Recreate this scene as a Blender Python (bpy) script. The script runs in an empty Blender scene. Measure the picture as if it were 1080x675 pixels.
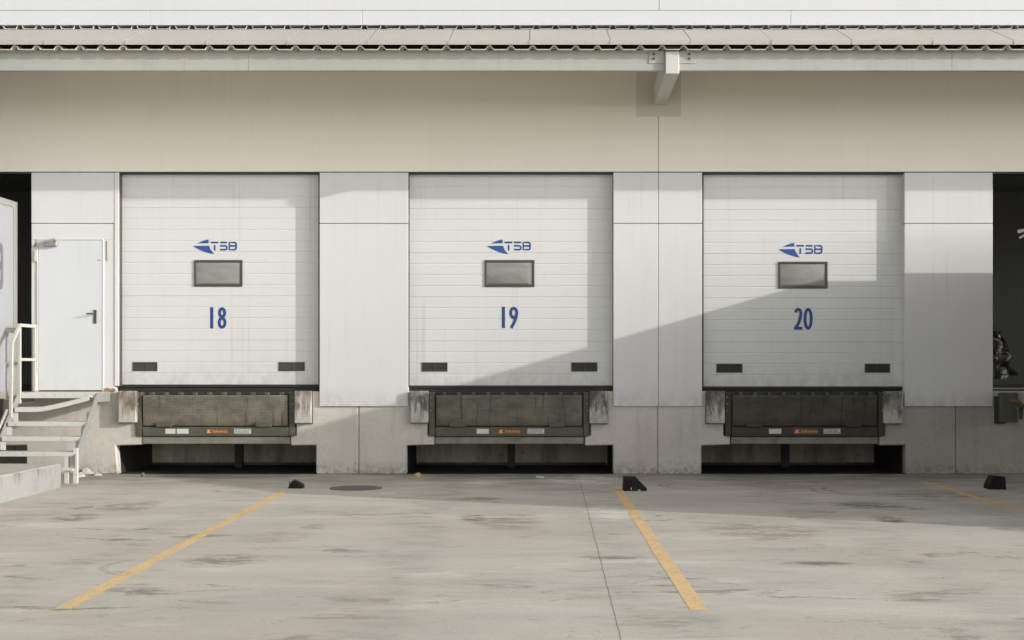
import bpy, bmesh, math, random
from mathutils import Vector, noise as mnoise

random.seed(7)
scene = bpy.context.scene
COL = scene.collection

# ------------------------------------------------------------------ layout constants
D = 18.0            # camera to facade, metres
F = 1404.0          # focal length in photo pixels (46.8 mm on 36 mm)
CZ = 1.49           # camera height
VX, VY = 563.0, 384.0


def WX(px, y=0.0):
    """world X of something measured at photo column px standing at depth y"""
    return (px - VX) * (D + y) / F


def WZ(py, y=0.0):
    return CZ + (VY - py) * (D + y) / F


def G(px, py):
    """ground point"""
    d = CZ * F / (py - VY)
    return ((px - VX) * d / F, d - D)


# ------------------------------------------------------------------ materials
class NB:
    """small node builder"""
    def __init__(self, name):
        self.m = bpy.data.materials.new(name)
        self.m.use_nodes = True
        self.nt = self.m.node_tree
        self.b = self.nt.nodes['Principled BSDF']
        self.geo = self.nt.nodes.new('ShaderNodeNewGeometry')
        self.pos = self.geo.outputs['Position']

    def _in(self, sock, v):
        if hasattr(v, 'is_output'):
            self.nt.links.new(v, sock)
        elif isinstance(v, (tuple, list)):
            sock.default_value = (*v, 1.0) if (len(v) == 3 and len(sock.default_value) == 4) else v
        else:
            sock.default_value = v

    def scaled(self, s, off=(0, 0, 0)):
        n = self.nt.nodes.new('ShaderNodeMapping')
        self.nt.links.new(self.pos, n.inputs[0])
        n.inputs['Scale'].default_value = s
        n.inputs['Location'].default_value = off
        return n.outputs[0]

    def noise(self, s, detail=4.0, rough=0.55, off=(0, 0, 0), dist=0.0):
        n = self.nt.nodes.new('ShaderNodeTexNoise')
        self.nt.links.new(self.scaled(s, off), n.inputs['Vector'])
        n.inputs['Scale'].default_value = 1.0
        n.inputs['Detail'].default_value = detail
        n.inputs['Roughness'].default_value = rough
        n.inputs['Distortion'].default_value = dist
        return n.outputs['Fac']

    def math(self, op, a, b=None, c=None, clamp=False):
        n = self.nt.nodes.new('ShaderNodeMath')
        n.operation = op
        n.use_clamp = clamp
        self._in(n.inputs[0], a)
        if b is not None:
            self._in(n.inputs[1], b)
        if c is not None:
            self._in(n.inputs[2], c)
        return n.outputs[0]

    def step(self, v, a, b, lo=0.0, hi=1.0):
        n = self.nt.nodes.new('ShaderNodeMapRange')
        n.interpolation_type = 'SMOOTHSTEP'
        self._in(n.inputs['Value'], v)
        n.inputs['From Min'].default_value = a
        n.inputs['From Max'].default_value = b
        n.inputs['To Min'].default_value = lo
        n.inputs['To Max'].default_value = hi
        return n.outputs[0]

    def mix(self, f, a, b):
        n = self.nt.nodes.new('ShaderNodeMix')
        n.data_type = 'RGBA'
        self._in(n.inputs[0], f)
        self._in(n.inputs[6], a)
        self._in(n.inputs[7], b)
        return n.outputs[2]

    def xyz(self):
        if not hasattr(self, '_sep'):
            self._sep = self.nt.nodes.new('ShaderNodeSeparateXYZ')
            self.nt.links.new(self.pos, self._sep.inputs[0])
        return self._sep.outputs

    def bump(self, h, strength=0.3, dist=0.01):
        n = self.nt.nodes.new('ShaderNodeBump')
        n.inputs['Strength'].default_value = strength
        n.inputs['Distance'].default_value = dist
        self._in(n.inputs['Height'], h)
        self.nt.links.new(n.outputs[0], self.b.inputs['Normal'])

    def done(self, color, rough=0.5, metal=0.0, spec=None):
        self._in(self.b.inputs['Base Color'], color)
        self._in(self.b.inputs['Roughness'], rough)
        self._in(self.b.inputs['Metallic'], metal)
        if spec is not None:
            self.b.inputs['Specular IOR Level'].default_value = spec
        return self.m


def painted(name, col, rough=0.5, var=0.06, dirt=0.0, zdirt=None, spec=None, streak=0.0):
    """painted metal with faint blotches, run-down streaks and (optionally) splash dirt up to a height"""
    n = NB(name)
    a = n.noise((0.7, 0.7, 0.5), 5)
    s = n.noise((9, 9, 0.45), 4, 0.6)
    dk = tuple(c * (1 - var * 2.2) for c in col)
    c = n.mix(n.step(a, 0.35, 0.7), col, tuple(c * (1 - var) for c in col))
    c = n.mix(n.step(s, 0.52, 0.75, 0, 0.5), c, dk)
    if dirt:
        sp = n.noise((22, 22, 16), 5, 0.7)
        c = n.mix(n.math('MULTIPLY', n.step(sp, 0.58, 0.72), dirt), c, (0.16, 0.13, 0.10))
    if zdirt:
        z0, z1, am = zdirt
        m = n.math('MULTIPLY', n.step(n.xyz()[2], z0, z1, am, 0.0),
                   n.step(n.noise((7, 7, 5), 6, 0.7), 0.35, 0.7))
        c = n.mix(m, c, (0.17, 0.145, 0.115))
    r = n.step(a, 0.3, 0.7, rough - 0.06, rough + 0.08)
    if streak:
        rs = n.noise((14, 14, 0.22), 5, 0.65, off=(4, 0, 9))
        pt = n.noise((1.6, 1.6, 0.9), 4, 0.6, off=(9, 0, 2))
        c = n.mix(n.math('MULTIPLY', n.step(rs, 0.54, 0.70, 0, streak), n.step(pt, 0.4, 0.65)), c, tuple(q * f for q, f in zip(col, (0.55, 0.53, 0.48))))
        sc = n.noise((5, 5, 9), 7, 0.8, off=(1, 3, 5))
        c = n.mix(n.step(sc, 0.66, 0.72, 0, streak * 1.2), c, tuple(q * 0.5 for q in col))
        n.bump(n.noise((1.3, 1.3, 1.0), 2, 0.4), 0.35, 0.02)
    return n.done(c, r, 0.0, spec)


M = {}
M['panel'] = painted('white_panel', (0.665, 0.66, 0.645), 0.48, 0.035, 0.0, (0.88, 1.25, 0.3), None, 0.22)
M['panel_trim'] = painted('white_trim', (0.72, 0.71, 0.68), 0.45, 0.05)
M['band'] = painted('cream_band', (0.82, 0.77, 0.67), 0.55, 0.03, 0.0, None, None, 0.07)
M['upper'] = painted('upper_cladding', (0.59, 0.595, 0.60), 0.45, 0.03)
M['door'] = painted('door_panel', (0.66, 0.66, 0.64), 0.5, 0.03, 0.0, (1.15, 1.6, 0.28), None, 0.25)
M['pdoor'] = painted('steel_door', (0.635, 0.645, 0.65), 0.42, 0.025, 0.0, (1.1, 1.4, 0.15), None, 0.15)
M['fascia'] = painted('fascia_paint', (0.40, 0.41, 0.365), 0.45, 0.07, 0, None, None, 0.25)
M['flash'] = painted('flashing_paint', (0.46, 0.44, 0.39), 0.5, 0.06, 0, None, None, 0.35)
M['sheet'] = painted('sheet_paint', (0.78, 0.745, 0.65), 0.5, 0.05)
M['beam'] = painted('beam_paint', (0.58, 0.58, 0.54), 0.45, 0.05)
M['plate'] = painted('plate_paint', (0.66, 0.62, 0.54), 0.55, 0.04)
M['stair'] = painted('stair_paint', (0.60, 0.59, 0.545), 0.5, 0.08, 0.55)
M['stringer'] = painted('stringer_paint', (0.27, 0.265, 0.245), 0.5, 0.08, 0.4)
M['rail'] = painted('rail_paint', (0.46, 0.445, 0.395), 0.5, 0.08, 0.35)
M['truckwhite'] = painted('trailer_white', (0.31, 0.315, 0.32), 0.4, 0.05)
M['trucktrim'] = painted('trailer_trim', (0.27, 0.265, 0.235), 0.4, 0.05)
M['emblem_grey'] = painted('emblem_grey', (0.13, 0.13, 0.13), 0.5, 0.05)
M['blue'] = painted('blue_paint', (0.028, 0.082, 0.29), 0.5, 0.1)
M['navy'] = painted('blue_number', (0.02, 0.055, 0.22), 0.5, 0.1)
M['black'] = painted('black_rubber', (0.009, 0.0085, 0.008), 0.7, 0.2, 0, None, 0.25)
M['seal'] = painted('door_seal', (0.03, 0.028, 0.024), 0.6, 0.2)
M['winframe'] = painted('window_frame', (0.07, 0.064, 0.048), 0.5, 0.15)
M['dark'] = painted('dark_interior', (0.022, 0.021, 0.019), 0.8, 0.1)
M['inside'] = painted('inside_wall', (0.24, 0.24, 0.23), 0.8, 0.1)
M['vent'] = painted('vent_dark', (0.06, 0.054, 0.042), 0.6, 0.2)
M['chrome'] = painted('handle_metal', (0.45, 0.44, 0.40), 0.3, 0.1)
M['rust'] = painted('rusty_metal', (0.34, 0.20, 0.10), 0.8, 0.3)
M['rust_dark'] = painted('dark_rust', (0.17, 0.105, 0.06), 0.85, 0.3)
M['cabglass'] = painted('cab_glass', (0.02, 0.022, 0.022), 0.08, 0.05, 0, None, 0.8)
M['sticker'] = painted('white_sticker', (0.62, 0.62, 0.58), 0.5, 0.1)
M['sticker_ink'] = painted('sticker_ink', (0.24, 0.25, 0.22), 0.6, 0.1)
M['orange'] = painted('orange_plate', (0.20, 0.085, 0.03), 0.6, 0.2)
M['orange_ink'] = painted('orange_ink', (0.80, 0.40, 0.16), 0.6, 0.1)
M['truckdark'] = painted('truck_dark_paint', (0.085, 0.085, 0.08), 0.45, 0.1)


def m_steel(name, col, wear, amount):
    n = NB(name)
    a = n.noise((6, 6, 9), 6, 0.65)
    s = n.noise((22, 22, 2.0), 4, 0.6)
    c = n.mix(n.step(a, 0.42, 0.68, 0, amount), col, wear)
    c = n.mix(n.step(s, 0.55, 0.8, 0, 0.5), c, tuple(x * 0.45 for x in col))
    return n.done(c, n.step(a, 0.3, 0.7, 0.5, 0.75), 0.15)


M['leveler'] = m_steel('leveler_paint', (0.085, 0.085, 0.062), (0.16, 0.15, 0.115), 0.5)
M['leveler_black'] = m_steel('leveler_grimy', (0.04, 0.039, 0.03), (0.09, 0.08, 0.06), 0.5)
M['beamlow'] = m_steel('leveler_beam', (0.23, 0.23, 0.185), (0.15, 0.14, 0.10), 0.6)


def m_tread(name, k0):
    n = NB(name)
    T = lambda *q: tuple(v * k0 for v in q)
    x, y, z = n.xyz()
    k = 2 * math.pi / 0.042
    u = n.math('SINE', n.math('MULTIPLY', n.math('ADD', x, z), k))
    v = n.math('SINE', n.math('MULTIPLY', n.math('SUBTRACT', x, z), k))
    dm = n.step(n.math('MULTIPLY', u, v), 0.0, 0.55)
    a = n.noise((2.0, 2.0, 4.5), 6, 0.7)
    sc = n.noise((14, 14, 10), 6, 0.75)
    low = n.step(z, 0.62, 0.80, 1, 0)
    g = n.noise((1.3, 1.3, 1.6), 5, 0.65, off=(3, 0, 1))
    c = n.mix(n.step(a, 0.38, 0.62), T(0.17, 0.16, 0.118), T(0.285, 0.265, 0.20))
    c = n.mix(n.step(g, 0.50, 0.64, 0, 0.45), c, T(0.095, 0.095, 0.068))
    dr = n.noise((16, 16, 1.2), 5, 0.65, off=(8, 0, 3))
    c = n.mix(n.step(dr, 0.54, 0.66, 0, 0.65), c, T(0.07, 0.062, 0.045))
    c = n.mix(n.step(a, 0.56, 0.75, 0, 0.6), c, T(0.085, 0.075, 0.058))
    c = n.mix(n.step(sc, 0.58, 0.72, 0, 0.5), c, T(0.36, 0.335, 0.285))
    c = n.mix(n.math('MULTIPLY', dm, 0.6), c, T(0.055, 0.05, 0.04))
    c = n.mix(n.math('MULTIPLY', low, n.step(sc, 0.35, 0.62, 0.2, 0.75)), c, T(0.12, 0.075, 0.04))
    n.bump(dm, 0.5, 0.006)
    return n.done(c, 0.62, 0.1)


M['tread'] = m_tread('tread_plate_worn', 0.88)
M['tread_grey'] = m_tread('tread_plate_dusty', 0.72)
M['tread_black'] = m_tread('tread_plate_black', 0.34)  # darker copy for leveler in shade: part scuffed grime, part painted shade


def m_bumper():
    n = NB('bumper_paint')
    x, y, z = n.xyz()
    s = n.noise((20, 20, 2.6), 6, 0.7)
    b = n.noise((7, 7, 5), 5, 0.6)
    top = n.step(z, 0.70, 1.08)
    m = n.math('MULTIPLY', n.step(n.math('ADD', s, n.math('MULTIPLY', top, 0.13)), 0.50, 0.60), n.step(z, 0.68, 0.88))
    c = n.mix(n.step(b, 0.4, 0.7), (0.50, 0.485, 0.435), (0.33, 0.32, 0.28))
    r = n.mix(n.step(n.math('ADD', x, n.math('MULTIPLY', b, 1.2)), -2.6, -1.9), (0.145, 0.09, 0.05), (0.05, 0.048, 0.04))
    c = n.mix(n.math('MULTIPLY', m, n.step(b, 0.3, 0.6, 0.45, 0.9)), c, r)
    return n.done(c, 0.7)


M['bumper'] = m_bumper()


def m_concrete(name, k0):
    n = NB(name)
    T = lambda *q: tuple(v * k0 for v in q)
    x, y, z = n.xyz()
    a = n.noise((1.1, 1.1, 1.4), 6, 0.6)
    f = n.noise((16, 16, 16), 6, 0.7)
    s = n.noise((6, 6, 0.7), 5, 0.6)
    sp = n.noise((30, 30, 30), 2, 0.5)
    c = n.mix(n.step(a, 0.35, 0.68), T(0.60, 0.57, 0.505), T(0.53, 0.50, 0.445))
    c = n.mix(n.step(f, 0.48, 0.72, 0, 0.45), c, T(0.42, 0.395, 0.34))
    c = n.mix(n.step(s, 0.54, 0.75, 0, 0.4), c, T(0.36, 0.34, 0.29))
    c = n.mix(n.step(sp, 0.70, 0.76, 0, 0.8), c, (0.13, 0.12, 0.10))
    foot = n.math('MULTIPLY', n.step(z, 0.02, 0.22, 0.7, 0.0), n.step(f, 0.35, 0.65))
    c = n.mix(foot, c, (0.20, 0.18, 0.15))
    n.bump(n.math('ADD', f, n.math('MULTIPLY', sp, 0.5)), 0.25, 0.01)
    return n.done(c, 0.85)


M['concrete'] = m_concrete('plinth_concrete', 1.0)
M['concrete_shaded'] = m_concrete('plinth_concrete_shaded', 0.68)  # darker copy: shade on the right-hand plinth put into the colour


def m_pit():
    n = NB('pit_concrete')
    s = n.noise((3.2, 3.2, 0.5), 5, 0.65)
    f = n.noise((9, 9, 9), 5, 0.7)
    c = n.mix(n.step(s, 0.42, 0.66), (0.76, 0.72, 0.55), (0.42, 0.40, 0.29))
    c = n.mix(n.step(f, 0.55, 0.75, 0, 0.6), c, (0.10, 0.095, 0.07))
    return n.done(c, 0.9)


M['pit'] = m_pit()


def m_curb():
    n = NB('whitewashed_concrete')
    x, y, z = n.xyz()
    f = n.noise((9, 3.2, 4), 6, 0.7)
    s = n.noise((10, 10, 1.5), 4, 0.6)
    c = n.mix(n.step(f, 0.5, 0.7, 0, 0.5), (0.275, 0.272, 0.258), (0.20, 0.19, 0.165))
    m = n.math('MULTIPLY', n.step(z, 0.10, 0.27), n.step(s, 0.48, 0.66, 0, 0.75))
    c = n.mix(m, c, (0.12, 0.11, 0.09))
    c = n.mix(n.step(z, 0.276, 0.284, 0, 0.8), c, (0.46, 0.43, 0.37))
    n.bump(f, 0.4, 0.02)
    return n.done(c, 0.85)


M['curb'] = m_curb()


# stains on the yard: photo spot -> ground ellipse (cx, cy, rx, ry, strength, kind)
def stain(px, py, hw, hh, st, kind=0):
    x, y = G(px, py)
    d = D + y
    return (x, y, hw * d / F, abs(G(px, py - hh)[1] - y), st, kind)


STAINS = [stain(*s) for s in [
    (78, 546, 26, 4.5, .75), (138, 534, 30, 4.5, .7), (236, 591, 44, 7, .6), (500, 547, 14, 4, .8), (538, 551, 36, 8, .45, 1),
    (805, 560, 66, 11, .5, 1), (937, 547.5, 16, 4, .9, 1), (918, 533, 40, 4, .8), (950, 536, 26, 2.5, .7), (862, 594, 40, 2.2, .75),
    (975, 629, 42, 7, .42, 1), (12, 598, 14, 3, .6), (140, 622, 45, 3, .55), (355, 652, 50, 5, .35), (330, 556, 14, 3.5, .5),
    (1066, 558, 20, 2.5, .6), (290, 566, 40, 6, .3, 1), (700, 655, 70, 10, .3, 1), (520, 616, 60, 6, .28), (500, 526, 30, 2.5, .65),
    (600, 518, 60, 5, .3), (860, 512, 80, 5, .35, 1), (990, 522, 70, 6, .5), (345, 537, 80, 6, .25),
    (612, 506, 46, 5.5, .75, 2), (645, 541, 30, 8, .7, 2), (510, 509, 24, 2, .5, 2), (458, 606, 40, 4, .35, 2), (765, 612, 30, 3, .4, 2),
    (410, 520, 8, 1.2, .6, 2)]]
ARCS = []
for px, py, r, st in ((872, 519, .62, .7), (884, 518, .62, .75), (893, 520, .62, .6), (706, 513, .5, .45), (714, 514, .5, .45), (120, 600, .5, .4)):
    gx, gy = G(px, py)
    ARCS.append((gx + r * .8, gy + r * .3, r, gx, gy, st))


def m_ground():
    n = NB('yard_concrete')
    x, y, z = n.xyz()
    big = n.noise((0.22, 0.55, 1), 5, 0.6, dist=0.6)
    st1 = n.noise((0.55, 1.5, 1), 7, 0.66, dist=0.5)
    st2 = n.noise((2.2, 5.0, 1), 7, 0.7, off=(3, 1, 0), dist=0.4)
    fine = n.noise((26, 32, 1), 5, 0.75)
    grit = n.noise((75, 75, 1), 3, 0.8)
    wob = n.noise((1.6, 4.5, 1), 5, 0.7, off=(7, 2, 0))
    wob2 = n.noise((7, 14, 1), 7, 0.75, off=(1, 9, 0))
    c = n.mix(n.step(big, 0.33, 0.68), (0.565, 0.53, 0.46), (0.47, 0.43, 0.365))
    c = n.mix(n.step(st1, 0.40, 0.72, 0, 0.75), c, (0.42, 0.395, 0.345))
    c = n.mix(n.step(st1, 0.45, 0.25, 0, 0.55), c, (0.68, 0.66, 0.60))
    c = n.mix(n.step(st2, 0.56, 0.78, 0, 0.6), c, (0.30, 0.275, 0.235))
    c = n.mix(n.step(fine, 0.5, 0.85, 0, 0.5), c, (0.30, 0.28, 0.235))
    c = n.mix(n.step(grit, 0.45, 0.8, 0, 0.55), c, (0.27, 0.25, 0.21))
    c = n.mix(n.step(grit, 0.42, 0.2, 0, 0.5), c, (0.74, 0.72, 0.66))
    sm = n.noise((1.5, 3.4, 1), 8, 0.74, off=(11, 4, 0), dist=0.8)
    sm2 = n.noise((0.5, 0.9, 1), 3, 0.5, off=(21, 4, 0))
    c = n.mix(n.math('MULTIPLY', n.step(sm, 0.545, 0.64, 0, 0.8), n.step(sm2, 0.42, 0.62)), c, (0.19, 0.16, 0.125))
    cr = n.noise((4, 7, 1), 8, 0.8, off=(31, 7, 0), dist=1.2)
    c = n.mix(n.math('MULTIPLY', n.step(cr, 0.585, 0.64, 0, 0.55), n.step(big, 0.38, 0.58)), c, (0.22, 0.19, 0.15))
    c = n.mix(n.math('MULTIPLY', n.step(cr, 0.40, 0.33, 0, 0.6), n.step(sm2, 0.40, 0.6)), c, (0.70, 0.68, 0.62))
    sp = n.noise((11, 13, 1), 3, 0.6, off=(2, 14, 0))
    c = n.mix(n.step(sp, 0.70, 0.745, 0, 0.7), c, (0.14, 0.125, 0.10))
    # faint wheel tracks running up to each door
    for tx in (-4.95, -3.35, -1.05, 0.65, 2.85, 4.55):
        dxt = n.math('ABSOLUTE', n.math('SUBTRACT', n.math('ADD', x, n.math('MULTIPLY', n.math('SUBTRACT', sm2, 0.5), 1.2)), tx))
        c = n.mix(n.math('MULTIPLY', n.step(dxt, 0.10, 0.34, 0.30, 0), n.step(st2, 0.38, 0.62)), c, (0.25, 0.23, 0.19))
    # grime along the foot of the dock, with shade painted into the same darkening
    foot = n.math('MULTIPLY', n.step(y, -2.4, -0.1), n.step(n.math('ADD', n.math('MULTIPLY', st1, 0.6), n.math('MULTIPLY', wob, 0.4)), 0.40, 0.58, 0.25, 0.85))
    c = n.mix(foot, c, (0.20, 0.18, 0.15))
    groups = {0: None, 1: None, 2: None}
    for (cx, cy, rx, ry, s, k) in STAINS:
        dx = n.math('MULTIPLY', n.math('SUBTRACT', x, cx), 1 / rx)
        dy = n.math('MULTIPLY', n.math('SUBTRACT', y, cy), 1 / ry)
        d = n.math('ADD', n.math('MULTIPLY', dx, dx), n.math('MULTIPLY', dy, dy))
        v = n.step(d, 0.05, 1.5, s, 0.0)
        groups[k] = v if groups[k] is None else n.math('MAXIMUM', groups[k], v)
    br = n.math('ADD', n.math('MULTIPLY', wob, 0.5), n.math('MULTIPLY', wob2, 0.5))
    for k, colr in ((0, (0.15, 0.13, 0.10)), (1, (0.15, 0.11, 0.075)), (2, (0.70, 0.68, 0.63))):
        m = n.math('MULTIPLY', groups[k], n.step(br, 0.43, 0.56, 0.0, 1.0))
        c = n.mix(n.math('MULTIPLY', m, 1.15, clamp=True), c, colr)
    arcs = None
    for (cx, cy, r, gx, gy, s) in ARCS:
        dx = n.math('SUBTRACT', x, cx)
        dy = n.math('SUBTRACT', y, cy)
        rr = n.math('SQRT', n.math('ADD', n.math('MULTIPLY', dx, dx), n.math('MULTIPLY', dy, dy)))
        ring = n.step(n.math('ABSOLUTE', n.math('SUBTRACT', rr, r)), 0.012, 0.045, s, 0)
        ex = n.math('SUBTRACT', x, gx)
        ey = n.math('SUBTRACT', y, gy)
        e = n.math('ADD', n.math('MULTIPLY', ex, ex), n.math('MULTIPLY', ey, ey))
        v = n.math('MULTIPLY', ring, n.step(e, 0.10, 0.30, 1, 0))
        arcs = v if arcs is None else n.math('MAXIMUM', arcs, v)
    c = n.mix(n.math('MULTIPLY', arcs, n.step(fine, 0.3, 0.6)), c, (0.17, 0.155, 0.125))
    # saw-cut joint running away from the dock
    jx = n.math('ADD', x, n.math('MULTIPLY', n.math('SUBTRACT', wob, 0.5), 0.02))
    j = n.math('MULTIPLY', n.step(n.math('ABSOLUTE', n.math('SUBTRACT', jx, n.math('MULTIPLY_ADD', y, 0.012, 0.60))), 0.001, 0.007, 0.7, 0), n.step(y, -1.5, -1.2, 1, 0))
    c = n.mix(j, c, (0.09, 0.08, 0.065))
    n.bump(n.math('ADD', fine, n.math('MULTIPLY', st2, 0.8)), 0.25, 0.012)
    return n.done(c, n.step(big, 0.3, 0.7, 0.72, 0.88), 0.0, 0.3)


M['ground'] = m_ground()


def m_line():
    n = NB('worn_yellow_paint')
    w = n.noise((9, 3.0, 1), 6, 0.75)
    w2 = n.noise((22, 15, 1), 6, 0.72, off=(5, 5, 0))
    big = n.noise((0.8, 0.7, 1), 3, 0.6, off=(2, 8, 0))
    c = n.mix(n.step(w, 0.35, 0.7), (0.77, 0.535, 0.255), (0.72, 0.51, 0.265))
    c = n.mix(n.step(w2, 0.45, 0.75, 0, 0.15), c, (0.52, 0.42, 0.28))
    n.done(c, 0.75)
    # worn through to the concrete in places
    gone = n.math('ADD', n.math('MULTIPLY', w2, 0.5), n.math('ADD', n.math('MULTIPLY', w, 0.3), n.math('MULTIPLY', big, 0.3)))
    fac = n.step(gone, 0.48, 0.78, 0.10, 0.45)
    tr = n.nt.nodes.new('ShaderNodeBsdfTransparent')
    mx = n.nt.nodes.new('ShaderNodeMixShader')
    n.nt.links.new(fac, mx.inputs[0])
    n.nt.links.new(n.b.outputs[0], mx.inputs[1])
    n.nt.links.new(tr.outputs[0], mx.inputs[2])
    n.nt.links.new(mx.outputs[0], n.nt.nodes['Material Output'].inputs['Surface'])
    return n.m


M['line'] = m_line()


def m_pane():
    n = NB('acrylic_pane')
    a = n.noise((2.4, 2.4, 5.5), 4, 0.5, dist=0.8)  # mottling paints reflection bands into the pane colour
    c = n.mix(n.step(a, 0.35, 0.7), (0.285, 0.285, 0.25), (0.21, 0.21, 0.185))
    return n.done(c, 0.13, 0.0, 0.8)


M['pane'] = m_pane()


def m_plastic():
    n = NB('clear_film')
    n.b.inputs['Transmission Weight'].default_value = 0.25
    return n.done((0.032, 0.030, 0.026), 0.6, 0.0, 0.3)


M['film'] = m_plastic()


def m_stone(name, col):
    n = NB(name)
    a = n.noise((40, 40, 40), 4, 0.6)
    return n.done(n.mix(n.step(a, 0.35, 0.7), col, tuple(c * 0.6 for c in col)), 0.85)


M['rubble'] = m_stone('pale_rubble', (0.55, 0.53, 0.48))
M['stone'] = m_stone('brown_stone', (0.20, 0.16, 0.11))
M['leaf'] = m_stone('dry_leaf', (0.50, 0.36, 0.17))
M['cover'] = m_stone('iron_cover', (0.15, 0.138, 0.115))
M['tyre'] = M['black']


def m_chock():
    n = NB('chock_rubber')
    f = n.noise((45, 45, 30), 5, 0.75)
    up = n.nt.nodes.new('ShaderNodeSeparateXYZ')
    n.nt.links.new(n.geo.outputs['Normal'], up.inputs[0])
    dust = n.math('MULTIPLY', n.step(up.outputs[2], 0.2, 0.9, 0.15, 0.8), n.step(f, 0.45, 0.65, 0.05, 0.8))
    n.bump(f, 0.5, 0.01)
    return n.done(n.mix(dust, (0.010, 0.0095, 0.009), (0.11, 0.10, 0.085)), 0.7, 0, 0.25)


M['chock'] = m_chock()


# ------------------------------------------------------------------ mesh builder
class MB:
    def __init__(self):
        self.bm = bmesh.new()

    def box(self, x0, x1, y0, y1, z0, z1):
        v = [self.bm.verts.new(p) for p in ((x0, y0, z0), (x1, y0, z0), (x1, y1, z0), (x0, y1, z0),
                                            (x0, y0, z1), (x1, y0, z1), (x1, y1, z1), (x0, y1, z1))]
        for f in ((0, 3, 2, 1), (4, 5, 6, 7), (0, 1, 5, 4), (1, 2, 6, 5), (2, 3, 7, 6), (3, 0, 4, 7)):
            self.bm.faces.new([v[i] for i in f])
        return self

    def prism_xz(self, pts, y0, y1):
        """outline in the XZ plane pushed along Y"""
        a = [self.bm.verts.new((p[0], y0, p[1])) for p in pts]
        b = [self.bm.verts.new((p[0], y1, p[1])) for p in pts]
        k = len(pts)
        self.bm.faces.new(a)
        self.bm.faces.new(b[::-1])
        for i in range(k):
            self.bm.faces.new((a[i], b[i], b[(i + 1) % k], a[(i + 1) % k]))
        return self

    def prism_yz(self, pts, x0, x1):
        a = [self.bm.verts.new((x0, p[0], p[1])) for p in pts]
        b = [self.bm.verts.new((x1, p[0], p[1])) for p in pts]
        k = len(pts)
        self.bm.faces.new(a)
        self.bm.faces.new(b[::-1])
        for i in range(k):
            self.bm.faces.new((a[i], b[i], b[(i + 1) % k], a[(i + 1) % k]))
        return self

    def ribbon(self, path, w, y0, y1, closed=False):
        """stroke of width w along an XZ path, as a slab between y0 and y1"""
        k = len(path)
        L, R = [], []
        for i in range(k):
            if closed:
                p, q = Vector(path[i - 1]), Vector(path[(i + 1) % k])
            else:
                p, q = Vector(path[max(i - 1, 0)]), Vector(path[min(i + 1, k - 1)])
            t = (q - p).normalized()
            nn = Vector((-t.y, t.x)) * (w / 2 if not callable(w) else w(i / (k - 1)) / 2)
            c = Vector(path[i])
            L.append(c + nn)
            R.append(c - nn)
        mk = lambda P, y: [self.bm.verts.new((q.x, y, q.y)) for q in P]
        l0, r0, l1, r1 = mk(L, y0), mk(R, y0), mk(L, y1), mk(R, y1)
        rng = range(k) if closed else range(k - 1)
        for i in rng:
            j = (i + 1) % k
            self.bm.faces.new((l0[i], l0[j], r0[j], r0[i]))
            self.bm.faces.new((l1[i], r1[i], r1[j], l1[j]))
            self.bm.faces.new((l0[i], l1[i], l1[j], l0[j]))
            self.bm.faces.new((r0[i], r0[j], r1[j], r1[i]))
        if not closed:
            self.bm.faces.new((l0[0], r0[0], r1[0], l1[0]))
            self.bm.faces.new((l0[-1], l1[-1], r1[-1], r0[-1]))
        return self

    def tube(self, path, r, seg=10):
        path = [Vector(p) for p in path]
        rings = []
        for i, p in enumerate(path):
            t = (path[min(i + 1, len(path) - 1)] - path[max(i - 1, 0)]).normalized()
            up = Vector((1, 0, 0)) if abs(t.x) < 0.9 else Vector((0, 1, 0))
            a = t.cross(up).normalized()
            b = t.cross(a).normalized()
            rings.append([self.bm.verts.new(p + (a * math.cos(2 * math.pi * k / seg) + b * math.sin(2 * math.pi * k / seg)) * r) for k in range(seg)])
        for i in range(len(rings) - 1):
            for k in range(seg):
                self.bm.faces.new((rings[i][k], rings[i][(k + 1) % seg], rings[i + 1][(k + 1) % seg], rings[i + 1][k]))
        self.bm.faces.new(rings[0][::-1])
        self.bm.faces.new(rings[-1])
        return self

    def bar(self, a, b, w, h):
        """rectangular bar from a to b, w wide across X, h deep"""
        a, b = Vector(a), Vector(b)
        t = (b - a).normalized()
        s = Vector((1, 0, 0)) if abs(t.x) < 0.9 else Vector((0, 1, 0))
        u = t.cross(s).normalized()
        s = u.cross(t).normalized()
        q = [(s * i * w / 2 + u * j * h / 2) for i, j in ((-1, -1), (1, -1), (1, 1), (-1, 1))]
        A = [self.bm.verts.new(a + o) for o in q]
        B = [self.bm.verts.new(b + o) for o in q]
        self.bm.faces.new(A[::-1])
        self.bm.faces.new(B)
        for i in range(4):
            self.bm.faces.new((A[i], A[(i + 1) % 4], B[(i + 1) % 4], B[i]))
        return self

    def disc(self, c, axis, r, h, seg=24):
        c = Vector(c)
        a = Vector(axis).normalized()
        return self.tube([c, c + a * h], r, seg)

    def build(self, name, mat, parent=None, bevel=0.0, smooth=False, seg=1):
        bmesh.ops.recalc_face_normals(self.bm, faces=self.bm.faces)
        me = bpy.data.meshes.new(name)
        self.bm.to_mesh(me)
        self.bm.free()
        me.materials.append(M[mat] if isinstance(mat, str) else mat)
        if smooth:
            for p in me.polygons:
                p.use_smooth = True
        o = bpy.data.objects.new(name, me)
        COL.objects.link(o)
        if parent is not None:
            o.parent = parent
            o.matrix_parent_inverse = parent.matrix_world.inverted()
        if bevel:
            b = o.modifiers.new('bevel', 'BEVEL')
            b.width = bevel
            b.segments = seg
            b.limit_method = 'ANGLE'
        return o


def empty(name, loc, label=None, cat=None, group=None):
    o = bpy.data.objects.new(name, None)
    o.location = loc
    COL.objects.link(o)
    bpy.context.view_layer.update()
    return tag(o, label, cat, group)


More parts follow.
